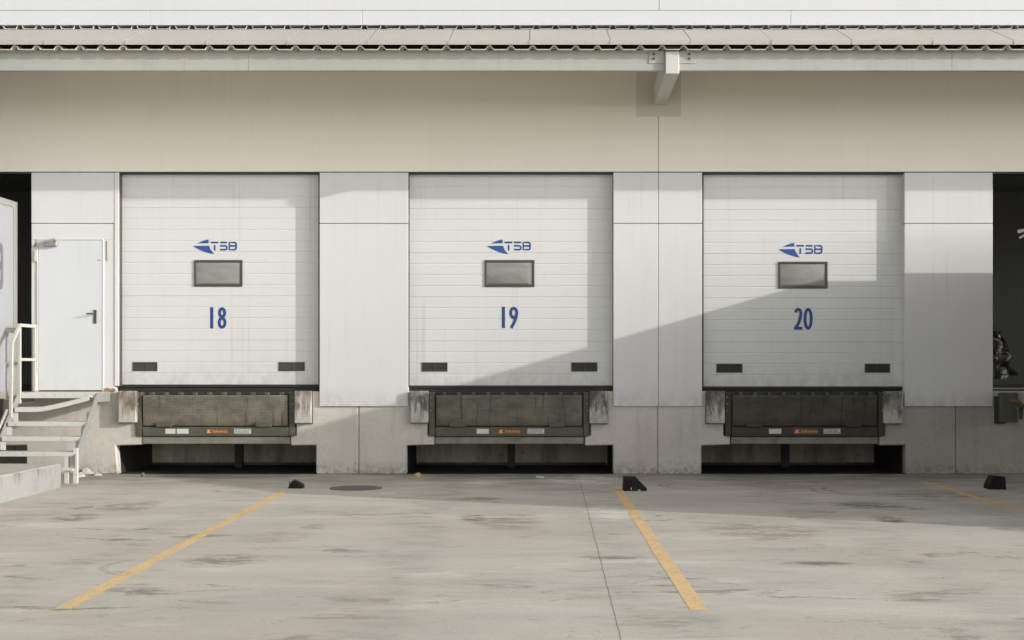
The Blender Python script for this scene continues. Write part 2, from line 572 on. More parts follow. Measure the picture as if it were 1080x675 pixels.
def tag(o, label=None, cat=None, group=None, kind=None):
    for k, v in (('label', label), ('category', cat), ('group', group), ('kind', kind)):
        if v:
            o[k] = v
    return o


def part(name, parent):
    o = bpy.data.objects.new(name, None)
    COL.objects.link(o)
    o.parent = parent
    o.matrix_parent_inverse = parent.matrix_world.inverted()
    bpy.context.view_layer.update()
    return o


def text_mesh(name, body, x0, x1, z0, z1, y, mat, parent, depth=0.002):
    cu = bpy.data.curves.new(name, 'FONT')
    cu.body = body
    cu.size = 1.0
    cu.extrude = 0.0
    cu.resolution_u = 3
    t = bpy.data.objects.new(name + '_tmp', cu)
    COL.objects.link(t)
    bpy.context.view_layer.update()
    me = bpy.data.meshes.new_from_object(t.evaluated_get(bpy.context.evaluated_depsgraph_get()))
    bpy.data.objects.remove(t)
    xs = [v.co.x for v in me.vertices]
    ys = [v.co.y for v in me.vertices]
    sx = (x1 - x0) / (max(xs) - min(xs))
    sz = (z1 - z0) / (max(ys) - min(ys))
    mx, my = min(xs), min(ys)
    for v in me.vertices:
        v.co = (x0 + (v.co.x - mx) * sx, y, z0 + (v.co.y - my) * sz)
    me.materials.clear()
    me.materials.append(M[mat])
    o = bpy.data.objects.new(name, me)
    COL.objects.link(o)
    o.parent = parent
    o.matrix_parent_inverse = parent.matrix_world.inverted()
    return o


# ------------------------------------------------------------------ ground
g = MB()
g.box(-300, 300, -300, 0.05, -0.5, 0.0)
go = g.build('ground', 'ground')
tag(go, kind='structure')
g = MB()
g.box(-300, 300, 12.0, 300, -0.5, -0.002)
tag(g.build('ground', 'ground'), kind='structure')

# painted bay lines
for cx, y0, y1, lab in ((-2.91, -9.9, -2.27, 'worn yellow bay line below door 18, starting at a small black wedge'),
                        (1.00, -9.95, -2.05, 'worn yellow bay line below the wall between doors 19 and 20'),
                        (4.94, -9.9, -1.15, 'worn yellow bay line right of door 20, mostly in shadow')):
    m = MB()
    k = 40
    prev = None
    for i in range(k + 1):
        yy = y0 + (y1 - y0) * i / k
        w = 0.054 + 0.004 * mnoise.noise((yy * 2.3, cx, 0))
        s = 0.006 * mnoise.noise((yy * 0.6, cx, 4)) + (0.065 * (1 - i / k) - 0.02 if cx < -2 else 0.0)
        cur = [m.bm.verts.new((cx + s - w, yy, 0.0015)), m.bm.verts.new((cx + s + w, yy, 0.0015))]
        if prev:
            m.bm.faces.new((prev[0], prev[1], cur[1], cur[0]))
        prev = cur
    tag(m.build('bay_line', 'line'), lab, 'road marking', 'yellow bay lines on the yard')

# ------------------------------------------------------------------ warehouse
WH = empty('warehouse', (0, 0.2, 0), 'white panel clad loading dock warehouse with three numbered doors above a concrete base', 'warehouse')

ZT = WZ(182)           # top of door openings / panels
ZB = 1.12              # dock floor
RD = 0.125             # reveal depth of the dock doors
PILL = [(-273, -187), (33, 125.5), (337, 430.5), (647, 740.5), (954, 1047), (1264, 1357)]

# header band (cream, under the canopy), split at the vertical seam above the wall between doors 19 and 20
SEAM = WX(694.3)
for x0, x1 in ((-13, SEAM - 0.003), (SEAM + 0.003, 14)):
    m = MB()
    m.box(x0, x1, 0.0, 0.22, ZT + 0.012, 5.62)
    m.build('header_wall', 'band', WH, 0.003)
m = MB()
m.box(-13, 14, 0.03, 0.20, ZT - 0.01, ZT + 0.011)
m.build('header_flashing', 'seal', WH)

# pillars: sandwich panels with joints
zj = WZ(235.6)
for i, (a, b) in enumerate(PILL):
    x0, x1 = WX(a), WX(b)
    zb = WZ(428.5)
    m = MB()
    if i == 1:
        # personnel-door bay: panel above the door, side strips, corner trim
        zb1 = WZ(413)
        dz = WZ(253)
        dx0, dx1 = WX(40.2), WX(108.3)
        m.box(x0, x1 - 0.06, 0.0, RD + 0.1, zj + 0.004, ZT)
        m.box(x0, x1 - 0.06, 0.004, RD + 0.1, dz + 0.005, zj - 0.004)
        m.box(x0, dx0 - 0.005, 0.004, RD + 0.1, zb1, dz + 0.004)
        m.box(dx1 + 0.005, x1 - 0.06, 0.004, RD + 0.1, zb1, dz + 0.004)
        m.build('wall_panel', 'panel', WH, 0.004)
        t = MB()
        t.box(x1 - 0.058, x1, -0.006, RD + 0.1, WZ(407), ZT)
        t.build('corner_trim', 'panel_trim', WH, 0.003)
        continue
    xs = [x0, x1] if i != 3 else [x0, SEAM, x1]
    for k in range(len(xs) - 1):
        a0 = xs[k] + (0.003 if k else 0)
        a1 = xs[k + 1] - (0.003 if k + 2 < len(xs) else 0)
        m.box(a0, a1, 0.0, RD + 0.1, zb, zj - 0.004)
        m.box(a0, a1, 0.0, RD + 0.1, zj + 0.004, ZT)
    m.build('wall_panel', 'panel', WH, 0.004)
    m = MB()
    m.box(x0 + 0.02, x1 - 0.02, 0.03, RD + 0.09, zj - 0.0035, zj + 0.0035)
    m.build('panel_joint', 'seal', WH)

# personnel door
dx0, dx1, dz0, dz1 = WX(40.2), WX(108.3), WZ(412.6), WZ(253)
pd = MB().box(dx0 + 0.004, dx1 - 0.004, -0.006, 0.05, dz0 + 0.012, dz1 - 0.004).build('personnel_door', 'pdoor', WH, 0.004)
fr = MB()
fr.box(dx0 - 0.012, dx0 + 0.0, -0.010, 0.06, dz0, dz1 + 0.012)
fr.box(dx1, dx1 + 0.012, -0.010, 0.06, dz0, dz1 + 0.012)
fr.box(dx0, dx1, -0.010, 0.06, dz1, dz1 + 0.012)
fr.build('door_frame', 'panel_trim', pd)
MB().box(dx0, dx1, 0.055, 0.07, dz0, dz1).build('door_gap', 'seal', pd)
hx, hz = WX(100.6), WZ(333.5)
MB().box(hx - 0.021, hx + 0.021, -0.016, -0.006, hz - 0.10, hz + 0.085).build('lock_plate', 'winframe', pd, 0.008)
MB().tube([(hx, -0.016, hz + 0.035), (hx, -0.06, hz + 0.035), (hx - 0.02, -0.068, hz + 0.035), (hx - 0.10, -0.068, hz + 0.03)], 0.009).build('handle', 'vent', pd, smooth=True)
MB().box(WX(103.5), WX(106.8), -0.012, -0.006, WZ(275.3), WZ(273.6)).build('keyhole_plate', 'chrome', pd, 0.002)
# closer: body and scissor arm
MB().box(WX(48), WX(61.5), -0.07, -0.006, WZ(260), WZ(255.2)).tube([(WX(60), -0.03, WZ(253)), (WX(60), -0.03, WZ(258))], 0.03).build('door_closer', 'stringer', pd, 0.012)
MB().bar((WX(60), -0.085, WZ(252.6)), (WX(42.5), -0.14, WZ(257.5)), 0.018, 0.024).bar((WX(42.5), -0.14, WZ(257.5)), (WX(37), -0.02, WZ(259.5)), 0.018, 0.02).build('closer_arm', 'stringer', pd)
MB().box(WX(36.6), WX(40.0), -0.02, -0.010, WZ(276), WZ(263.5)).build('hinge', 'plate', pd, 0.004)
MB().box(WX(36.9), WX(39.6), -0.02, -0.010, WZ(411), WZ(396)).build('hinge', 'plate', pd, 0.004)
MB().box(WX(112.2), WX(113.0), -0.003, 0.003, WZ(275), WZ(254)).build('rusty_edge', 'rust', WH)
rs = MB()
rs.prism_xz([(WX(107), WZ(412.6)), (WX(109), WZ(409.8)), (WX(113), WZ(409.2)), (WX(117), WZ(410.2)), (WX(121.5), WZ(409.6)), (WX(122), WZ(412.6))], -0.004, 0.01)
tag(rs.build('sill_flashing', 'rust', WH), 'rust stained flashing under the corner of the white steel door')

# upper facade above the canopy
zu0, zu1 = WZ(31), WZ(11)
for a, b in ((-13, WX(158) - 0.002), (WX(158) + 0.002, WX(382) - 0.002), (WX(382) + 0.002, WX(834) - 0.002), (WX(834) + 0.002, 14)):
    MB().box(a, b, 0.0, 0.22, 5.65, zu1 - 0.001).build('upper_wall', 'upper', WH, 0.003)
for a, b in ((-13, WX(695) - 0.004), (WX(695) + 0.004, 14)):
    MB().box(a, b, 0.0, 0.22, zu1 + 0.004, 8.2).build('upper_wall', 'upper', WH, 0.003)
MB().box(-13, 14, 0.225, 0.24, 4.1, 8.2).build('wall_core', 'plate', WH)
MB().box(-13.1, 14.1, -0.05, 12, 8.21, 8.4).build('roof', 'plate', WH)
MB().box(-13, 14, 11.8, 12, 0, 8.2).box(-13.0, -12.8, 0.3, 11.79, 0, 8.2).box(13.8, 14.0, 0.3, 11.79, 0, 8.2).build('outer_wall', 'panel', WH)

# dark inside of the warehouse behind the openings
m = MB()
m.box(-12.7, 13.7, 6.0, 6.1, 1.12, 5)
m.box(-12.7, 13.7, 0.25, 6.1, 4.6, 4.7)
m.box(-12.7, 13.7, 2.2, 6.1, 1.02, 1.12)
m.box(-12.8, -12.7, 0.25, 6.1, 0.0, 4.7)
m.box(13.7, 13.8, 0.25, 6.1, 0.0, 4.7)
m.build('interior_wall', 'inside', WH)

# ------------------------------------------------------------------ concrete plinth and leveler pits
BAYS = {17: -81.0, 18: 229.0, 19: 537.5, 20: 848.0, 21: 1157.0}
OPEN = {17: (-187, 33), 18: (125.5, 337), 19: (430.5, 647), 20: (740.5, 954), 21: (1047, 1264)}
UP = {17: (-168, 2), 18: (142.5, 312), 19: (451, 623), 20: (763.5, 934), 21: None}
LOW = {17: (-187, 27), 18: (122, 333), 19: (428.5, 647), 20: (740, 956), 21: None}
yf, yb = 0.03, 1.8
zc = WZ(470)
zc2 = WZ(460)


def plinth(pts, mat='concrete'):
    m = MB()
    m.prism_xz(pts, yf, 0.20)
    return m.build('concrete_base', mat, WH, 0.012)


def seg_right(b):   # outline pieces: right side of bay b's cut
    u, l = UP[b], LOW[b]
    return [(WX(l[1]), 0.0), (WX(l[1]), zc + .006), (WX(u[1] - 6), zc), (WX(u[1] - 6), zc2), (WX(u[1]), zc2 + .004), (WX(u[1]), ZB)]


def seg_left(b):    # from top going down on the left side of bay b's cut
    u, l = UP[b], LOW[b]
    k = 1.5 if b == 18 else 0
    return [(WX(u[0]), ZB), (WX(u[0]), zc2), (WX(u[0] + 7), zc2 + .004), (WX(u[0] + 7), zc + .01), (WX(l[0] - k * .5), zc), (WX(l[0] + k), 0.0)]


def jn(px):
    x = WX(px)
    return [(x, ZB)], [(x, 0.0)]


plinth([(-13, 0), (-13, ZB)] + seg_left(17))
plinth(seg_right(17) + seg_left(18))
x = WX(378)
plinth(seg_right(18) + [(x - .003, ZB), (x - .003, 0)])
plinth([(x + .003, 0), (x + .003, ZB)] + seg_left(19))
x = WX(694)
plinth(seg_right(19) + [(x - .003, ZB), (x - .003, 0)])
plinth([(x + .003, 0), (x + .003, ZB)] + seg_left(20))
x = WX(1009)
plinth(seg_right(20) + [(x - .003, ZB), (x - .003, 0)], 'concrete_shaded')
plinth([(x + .003, 0), (x + .003, ZB), (14, ZB), (14, 0)], 'concrete_shaded')
# dock floor behind, between the leveler cuts
edges = [-12.7] + [WX(v) for b in (17, 18, 19, 20) for v in UP[b]] + [13.7]
for k in range(0, len(edges), 2):
    MB().box(edges[k], edges[k + 1], 0.205, 2.19, 0.9, ZB - 0.004).build('dock_floor', 'dark', WH)
for b in (17, 18, 19, 20):
    l = LOW[b]
    x0, x1 = WX(l[0]) - 0.02, WX(l[1]) + 0.02
    m = MB()
    m.box(x0 + 0.0, x1, yb, yb + 0.1, -0.05, 1.1)
    m.build('pit_wall', 'pit', WH)
    MB().box(x0 - 0.1, x0, 0.205, yb + 0.1, -0.05, 0.895).build('pit_wall', 'dark', WH)
    MB().box(x1, x1 + 0.1, 0.205, yb + 0.1, -0.05, 0.895).build('pit_wall', 'dark', WH)
    MB().box(x0, x1, 0.06, yb, -0.10, -0.01).build('pit_floor', 'dark', WH)

# ------------------------------------------------------------------ sectional dock doors


def logo(b, y, parent, ox, oy):
    """leaf mark and stencil letters; measured in a 9.64x enlargement whose corner is (ox, oy)"""
    def P(x, yy):
        return (WX(ox + x / 9.64, y), WZ(oy + yy / 9.64, y))
    m = MB()
    m.prism_xz([P(*p) for p in ((122, 163), (165, 143), (205, 128), (240, 121), (244, 160))], y - 0.002, y + 0.004)
    m.prism_xz([P(*p) for p in ((80, 187), (246, 184), (262, 224), (284, 254), (304, 270), (262, 266), (215, 252), (165, 234), (120, 213))], y - 0.002, y + 0.004)
    m.build('logo_mark', 'blue', parent)
    w = 17.5 / 9.64 * (D + y) / F
    m = MB()
    rb = lambda *pts: m.ribbon([P(*p) for p in pts], w, y - 0.002, y + 0.004)
    rb((262, 152), (340, 152))
    rb((303, 177), (303, 233))
    rb((358, 152), (428, 152))
    rb((356, 186), (412, 186), (422, 190), (426, 198), (426, 214), (421, 222), (412, 225), (356, 225))
    m.ribbon([P(*p) for p in ((452, 152), (506, 152), (517, 157), (521, 166), (521, 212), (516, 221), (506, 225), (452, 225))], w, y - 0.002, y + 0.004, True)
    rb((459, 187), (514, 187))
    m.build('logo_lettering', 'navy', parent)


def arcpts(cx, cy, rx, ry, a0, a1, k=20):
    return [(cx + rx * math.cos(math.radians(a0 + (a1 - a0) * i / k)), cy + ry * math.sin(math.radians(a0 + (a1 - a0) * i / k))) for i in range(k + 1)]


def number(txt, y, parent, px0, pxs, top, bot):
    """hand drawn condensed numerals. pxs: (left, right) photo columns of each numeral"""
    m = MB()
    s = (D + y) / F
    zt, zb = WZ(top, y), WZ(bot, y)
    h = zt - zb
    y0, y1 = y - 0.002, y + 0.004
    w = 3.2 * s
    for ch, (a, b) in zip(txt, pxs):
        x0, x1 = WX(a, y), WX(b, y)
        cx = (x0 + x1) / 2
        rx = (x1 - x0) / 2 - w / 2
        if ch == '1':
            m.ribbon([(cx, zb), (cx, zt)], w * 1.05, y0, y1)
        elif ch == '8':
            m.ribbon(arcpts(cx, zt - h * .26, rx * .88, h * .26 - w / 2, 0, 360, 24)[:-1], w, y0, y1, True)
            m.ribbon(arcpts(cx, zb + h * .27, rx, h * .27 - w / 2 + .004, 0, 360, 24)[:-1], w, y0 + .0005, y1, True)
        elif ch == '9':
            m.ribbon(arcpts(cx, zt - h * .29, rx, h * .29 - w / 2, 0, 360, 24)[:-1], w, y0, y1, True)
            m.ribbon([(x1 - w / 2, zt - h * .30)] + [(x1 - w / 2 - (i / 8) ** 1.6 * (x1 - x0) * .62, zt - h * (.30 + .70 * i / 8)) for i in range(1, 9)], w, y0 + .0005, y1)
        elif ch == '0':
            m.ribbon(arcpts(cx, (zt + zb) / 2, rx, h / 2 - w / 2, 0, 360, 28)[:-1], w, y0, y1, True)
        elif ch == '2':
            top_arc = arcpts(cx, zt - h * .27, rx, h * .27 - w / 2, 165, -20, 14)
            m.ribbon(top_arc + [(cx + rx * .45, zb + h * .40), (cx - rx * .35, zb + h * .18), (x0 + w * .5, zb + w)], w, y0, y1)
            m.box(x0, x1, y0 + .0005, y1, zb, zb + w)
    m.build('bay_number', 'navy', parent)


def dock_door(b, win, num, numpx, numz, vents, ventz, logo_o, zbot):
    x0, x1 = WX(OPEN[b][0] + 1.5, RD), WX(OPEN[b][1] - 1.0, RD)
    zt = ZT + 0.005
    z0 = WZ(zbot, RD)
    # cross-section with panel joints and shallow ribs
    sec = 46.6 * (D + RD) / F
    prof = [(RD, z0)]
    k = 1
    while True:
        base = z0 + (k - 1) * sec
        done = False
        for q in range(1, 5):
            zz = base + sec * q / 4
            if zz > zt - 0.02:
                done = True
                break
            dd, hw = (0.007, 0.006) if q == 4 else (0.0036, 0.010)
            prof += [(RD, zz - hw), (RD + dd, zz - hw * .4), (RD + dd, zz + hw * .4), (RD, zz + hw)]
        if done:
            break
        k += 1
    prof += [(RD, zt), (RD + 0.05, zt), (RD + 0.05, z0)]
    dr = MB().prism_yz(prof, x0, x1).build('dock_door', 'door', WH)
    # seals
    MB().box(WX(OPEN[b][0]) + 0.0005, WX(OPEN[b][0]) + 0.006, 0.012, RD + 0.06, z0 - 0.02, zt).build('jamb_lining', 'winframe', dr)
    m = MB()
    m.box(x0 - 0.012, x0 - 0.001, RD - 0.012, RD + 0.06, z0, zt)
    m.build('side_seal', 'seal', dr)
    m = MB()
    m.box(x1 + 0.001, x1 + 0.012, RD - 0.012, RD + 0.06, z0, zt)
    m.build('side_seal', 'seal', dr)
    m = MB()
    m.box(x0 - 0.012, x1 + 0.012, RD + 0.004, RD + 0.06, ZB - 0.002, z0 - 0.001)
    m.box(x0 - 0.012, x1 + 0.012, RD - 0.022, RD + 0.004, z0 - 0.035, z0 - 0.004)
    m.build('bottom_seal', 'seal', dr, 0.004)
    # window: frame and pillow-shaped double acrylic pane
    wx0, wx1 = WX(win[0], RD), WX(win[1], RD)
    wz0, wz1 = WZ(win[3], RD), WZ(win[2], RD)
    fw = 0.030
    m = MB()
    m.box(wx0, wx1, RD - 0.016, RD + 0.004, wz0, wz0 + fw)
    m.box(wx0, wx1, RD - 0.016, RD + 0.004, wz1 - fw, wz1)
    m.box(wx0, wx0 + fw, RD - 0.0155, RD + 0.004, wz0 + fw, wz1 - fw)
    m.box(wx1 - fw, wx1, RD - 0.0155, RD + 0.004, wz0 + fw, wz1 - fw)
    m.build('window_frame', 'winframe', dr, 0.004)
    m = MB()
    ix0, ix1, iz0, iz1 = wx0 + fw, wx1 - fw, wz0 + fw, wz1 - fw
    bx, bt, bb = 0.075, 0.085, 0.02
    ring = [[(ix0, iz0), (ix1, iz0), (ix1, iz1), (ix0, iz1)],
            [(ix0 + bx, iz0 + bb), (ix1 - bx, iz0 + bb), (ix1 - bx, iz1 - bt), (ix0 + bx, iz1 - bt)]]
    r0 = [m.bm.verts.new((p[0], RD - 0.002, p[1])) for p in ring[0]]
    r1 = [m.bm.verts.new((p[0], RD - 0.022, p[1])) for p in ring[1]]
    for i in range(4):
        m.bm.faces.new((r0[i], r0[(i + 1) % 4], r1[(i + 1) % 4], r1[i]))
    m.bm.faces.new(r1)
    m.build('window_pane', 'pane', dr, 0.01, True, 2)
    logo(b, RD, dr, *logo_o)
    number(num, RD, dr, None, numpx, *numz)
    for (a, c) in vents:
        ax, cx = WX(a, RD), WX(c, RD)
        z_0, z_1 = WZ(ventz[1], RD), WZ(ventz[0], RD)
        m = MB()
        t = 0.014
        m.box(ax, cx, RD - 0.008, RD + 0.003, z_0, z_0 + t)
        m.box(ax, cx, RD - 0.008, RD + 0.003, z_1 - t, z_1)
        m.box(ax, ax + t, RD - 0.0075, RD + 0.003, z_0 + t, z_1 - t)
        m.box(cx - t, cx, RD - 0.0075, RD + 0.003, z_0 + t, z_1 - t)
        mid = (ax + cx) / 2
        m.box(mid - t * .5, mid + t * .5, RD - 0.0075, RD + 0.003, z_0 + t, z_1 - t)
        m.build('hand_grip', 'vent', dr)
        MB().box(ax + t, mid - t * .5, RD - 0.002, RD + 0.003, z_0 + t, z_1 - t).box(mid + t * .5, cx - t, RD - 0.0005, RD + 0.003, z_0 + t, z_1 - t).build('grip_recess', 'winframe' if a < 400 else 'seal', dr)
    return dr


d18 = dock_door(18, (205, 256, 274.3, 302.2), '18', ((221.8, 224.9), (229.6, 238.9)), (324, 346.4), ((140, 166), (294, 321.5)), (382, 391.3), (195, 240), 405.5)
d19 = dock_door(19, (511.2, 563.8, 274.3, 302.6), '19', ((529.4, 532.5), (537.0, 546.6)), (323.5, 346), ((444.8, 472), (602.5, 630)), (382.2, 391.8), (505, 240), 406.5)
d20 = dock_door(20, (820.8, 872.8, 276, 304.2), '20', ((837.4, 846.3), (847.4, 857.2)), (324.6, 347.8), ((755.5, 783), (912, 938.5)), (383.6, 393), (812.6, 243.5), 407.5)
tag(d18, 'white sectional dock door with blue number 18')
tag(d19, 'white sectional dock door with blue number 19')
tag(d20, 'white sectional dock door with blue number 20')

# ------------------------------------------------------------------ canopy (part of the warehouse)
CN = part('canopy', WH)
CX0, CX1 = -12.9, 14.5
yfas = -1.60
zf0, zf1 = WZ(74.3, yfas), WZ(53.0, yfas)
BX0, BX1 = 1.618, 1.786
cuts = [CX0, WX(262, yfas), BX0 - 0.002]
cuts2 = [BX1 + 0.002, WX(1004, yfas), CX1]
for cs in (cuts, cuts2):
    for k in range(len(cs) - 1):
        a, b = cs[k] + 0.002, cs[k + 1] - 0.002
        MB().prism_yz([(yfas, zf0), (yfas, zf1), (yfas + 0.09, zf1), (yfas + 0.09, zf1 - 0.012), (yfas + 0.012, zf1 - 0.012),
                       (yfas + 0.012, zf0 + 0.012), (yfas + 0.09, zf0 + 0.012), (yfas + 0.09, zf0)], a, b).build('fascia', 'fascia', CN)
# bracket beam and its cleats
MB().prism_yz([(-1.655, 5.056), (-1.655, 5.335), (-0.006, 5.27), (-0.006, 4.99)], BX0, BX1).build('bracket_beam', 'beam', CN, 0.008, seg=2)
MB().box(BX0 + 0.0, BX1 + .015, -1.662, -1.50, 5.337, 5.39).build('dark_notch', 'seal', CN)  # black box painted in for the dark, shaded gap above the beam
for a, b, bx in ((WX(684, yfas), BX0 - 0.004, WX(689.5, yfas)), (BX1 + 0.004, WX(733, yfas), WX(726.8, yfas))):
    c = MB().box(a, b, yfas - 0.010, yfas - 0.001, WZ(67.2, yfas), WZ(53.6, yfas)).build('cleat', 'fascia', CN, 0.003)
    for pz in (57.4, 62.2):
        MB().disc((bx, yfas - 0.011, WZ(pz, yfas)), (0, -1, 0), 0.014, 0.012, 8).build('bolt', 'vent', CN)
# pad on the wall behind the beam
MB().box(WX(671), WX(718), -0.006, -0.0005, WZ(123), 5.52).build('wall_pad', 'plate', CN)


def corrugated(y0, y1, z0, slope, pitch, amp, name, xoff=0.0, t=0.006):
    m = MB()
    prof = []
    x = CX0 + xoff
    while x < CX1:
        prof += [(x, 0), (x + pitch * .62, 0), (x + pitch * .74, amp), (x + pitch * .88, amp)]
        x += pitch
    rows = []
    for (yy, zz) in ((y0, z0), (y1, z0 + slope * (y1 - y0))):
        rows.append([m.bm.verts.new((p[0], yy, zz + p[1])) for p in prof])
        rows.append([m.bm.verts.new((p[0], yy, zz + p[1] + t)) for p in prof])
    for i in range(len(prof) - 1):
        m.bm.faces.new((rows[0][i], rows[0][i + 1], rows[2][i + 1], rows[2][i]))
        m.bm.faces.new((rows[1][i], rows[3][i], rows[3][i + 1], rows[1][i + 1]))
        m.bm.faces.new((rows[0][i], rows[1][i], rows[1][i + 1], rows[0][i + 1]))
        m.bm.faces.new((rows[2][i], rows[2][i + 1], rows[3][i + 1], rows[3][i]))
    return m.build(name, 'sheet', CN)


ys = -1.72
corrugated(ys, -0.02, WZ(52.3, ys), 0.10, 0.264, 0.046, 'roof_sheet')
# dark closure strip right behind the sheet ends
MB().box(CX0, CX1, ys + 0.30, ys + 0.32, WZ(52.0, ys) + .04, WZ(46.5, ys) + 0.09).build('closure_strip', 'seal', CN)
# flashing pieces, joints about every 0.97 m
yl = -1.75
zl0, zl1 = WZ(47.0, yl), WZ(42.8, yl)
yt = -0.82
zt2 = WZ(31.0, yt)
jx = WX(47.5, yl)
pw = 85.2 * (D + yl) / F
js = [jx + pw * k for k in range(-7, 22)]
m = MB()
for k in range(len(js) - 1):
    a, b = js[k] + 0.004, js[k + 1] - 0.004
    if a > CX1 or b < CX0:
        continue
    e = 0.0022 * (k % 2)
    m.prism_yz([(yl, zl0), (yl - .003, zl1 + e), (yt, zt2 + e), (yt, zt2 - 0.008 + e), (yl + 0.006, zl1 - 0.010 + e), (yl + 0.006, zl0)], a, b)
    m.box(b - 0.004, b + 0.012, yl - 0.007, yl - 0.0035, zl0 - 0.004, zl1 + 0.004)
m.build('flashing', 'flash', CN)
y2 = -0.79
corrugated(y2, -0.02, WZ(30.4, y2), 0.03, 0.2475, 0.062, 'roof_sheet', 0.11)
MB().box(CX0, CX1, y2 + 0.30, y2 + 0.32, WZ(30.2, y2) + .015, WZ(26.6, y2) + 0.02).build('closure_strip', 'dark', CN)
# top capping above the rear sheet
MB().prism_yz([(y2 - 0.012, WZ(26.6, y2)), (y2 - 0.012, WZ(25.6, y2)), (-0.02, WZ(25.6, y2) + 0.06), (-0.02, WZ(25.6, y2) + 0.05), (y2, WZ(26.6, y2))], CX0, CX1).build('capping', 'upper', CN)

# ------------------------------------------------------------------ dock levelers
LV = {18: (143.5, 311), 19: (452.5, 621.5), 20: (765, 932.5), 17: (-167, 1)}
STK = {18: [((174.5, 185.2), 0), ((186.5, 199), 0), ((217, 241), 1), ((247, 264.8), 2)],
       19: [((502.8, 515.5), 0), ((525, 549.5), 1), ((556.3, 574), 2)],
       20: [((811, 824), 0), ((837, 863), 1), ((868.5, 886.3), 2)], 17: []}
LLAB = {18: 'sunlit olive steel dock leveler with diamond tread plate below door 18',
        19: 'dusty steel dock leveler with diamond tread plate below door 19',
        20: 'dark shaded steel dock leveler with scuffed tread plate below door 20'}
for b in (18, 19, 20):
    a, c = LV[b]
    L = empty('dock_leveler', ((WX(a) + WX(c)) / 2, 0.1, 0), LLAB[b], 'dock leveler', 'dock levelers below the numbered doors')
    x0, x1 = WX(a), WX(c)
    zt = ZB - 0.008
    # frame: side posts and front beam, one welded piece
    m = MB()
    pw_ = 0.078
    m.box(x0, x0 + pw_, 0.0, 0.12, WZ(460), zt)
    m.box(x1 - pw_, x1, 0.0, 0.12, WZ(460), zt)
    m.box(x0 + 0.088, x1 - 0.088, -0.004, 0.12, WZ(460), WZ(450.3))
    m.box(x0 + pw_ + .001, x0 + 0.087, 0.02, 0.12, WZ(460), zt - .02)
    m.box(x1 - 0.087, x1 - pw_ - .001, 0.02, 0.12, WZ(460), zt - .02)
    # lip keepers
    for kx in (165 - 143.5, 270 - 143.5):
        m.box(x0 + kx / 78, x0 + (kx + 17) / 78, -0.03, -0.0045, WZ(450.2), WZ(445.5))
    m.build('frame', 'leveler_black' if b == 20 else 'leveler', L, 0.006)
    for s in (0, 1):
        for pz in (419, 426, 433):
            px_ = x0 + 0.026 if s == 0 else x1 - 0.026
            MB().disc((px_, -0.001, WZ(pz)), (0, -1, 0), 0.012, 0.012, 8).build('bolt', 'beamlow', L)
    # lip plate
    lp0, lp1 = x0 + 0.098, x1 - 0.098
    m = MB()
    m.prism_yz([(0.0, WZ(449)), (-0.028, WZ(418.5)), (-0.02, WZ(416.6)), (0.02, WZ(416.6)), (0.03, WZ(449))], lp0, lp1)
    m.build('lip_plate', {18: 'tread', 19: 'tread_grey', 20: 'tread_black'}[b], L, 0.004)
    # hinge lugs along the top
    n_l = 10
    for k in range(n_l):
        lx = lp0 + (lp1 - lp0) * (k + 0.55) / n_l
        MB().box(lx - 0.022, lx + 0.022, -0.012, 0.10, WZ(416.4), WZ(413.8)).build('hinge', 'leveler', L)
    m = MB()
    m.box(x0 + 0.02, x1 - 0.02, 0.125, 1.79, ZB - 0.05, ZB - 0.003)
    m.build('deck', 'leveler_black', L)
    MB().box(x0 + 0.09, x1 - 0.09, 0.122, 1.79, 0.47, ZB - 0.06).build('underframe', 'beamlow', L)
    m = MB().box(WX(a + 6.5), WX(c - 6), 0.02, 0.14, WZ(468.4), WZ(460.8))
    m.build('lower_beam', 'beamlow', L, 0.006)
    yy = 1.3
    m = MB()
    cx = WX(BAYS[b], 0)
    m.box(cx - 0.055, cx + 0.055, yy, yy + 0.10, -0.009, 0.468)
    m.build('support_leg', 'leveler_black', L)
    m = MB().tube([(WX(LOW[b][0]) + 0.01, 1.72, 0.012), (WX(LOW[b][1]) - 0.01, 1.72, 0.012)], 0.022, 10).build('base_pipe', 'beamlow', L, smooth=True)
    for (p0, p1), kind in STK[b]:
        sx0, sx1 = WX(p0), WX(p1)
        z_0, z_1 = WZ(457.4 if kind != 1 else 457.6), WZ(452.2)
        st = MB().box(sx0, sx1, -0.0065, -0.0045, z_0, z_1).build('sticker', {0: 'sticker', 1: 'orange', 2: 'sticker'}[kind], L)
        if kind == 1:
            w_ = sx1 - sx0
            text_mesh('lettering', 'inkema', sx0 + w_ * .32, sx1 - w_ * .05, z_0 + .016, z_1 - .010, -0.0075, 'orange_ink', st)
            MB().prism_xz([(sx0 + w_ * .04, z_0 + .012), (sx0 + w_ * .24, z_0 + .012), (sx0 + w_ * .24, z_0 + .026), (sx0 + w_ * .16, z_0 + .026), (sx0 + w_ * .22, z_1 - .012), (sx0 + w_ * .10, z_1 - .012)], -0.009, -0.007).build('emblem', 'orange_ink', st)
        elif kind == 2:
            m = MB()
            rr = random.Random(b)
            for row in range(3):
                zz = z_0 + (z_1 - z_0) * (0.2 + 0.3 * row)
                xx = sx0 + 0.012
                while xx < sx1 - 0.03:
                    w_ = rr.uniform(0.012, 0.04)
                    m.box(xx, min(xx + w_, sx1 - 0.01), -0.0085, -0.007, zz - 0.006, zz + 0.006)
                    xx += w_ + rr.uniform(0.006, 0.016)
            m.build('print', 'sticker_ink', st)

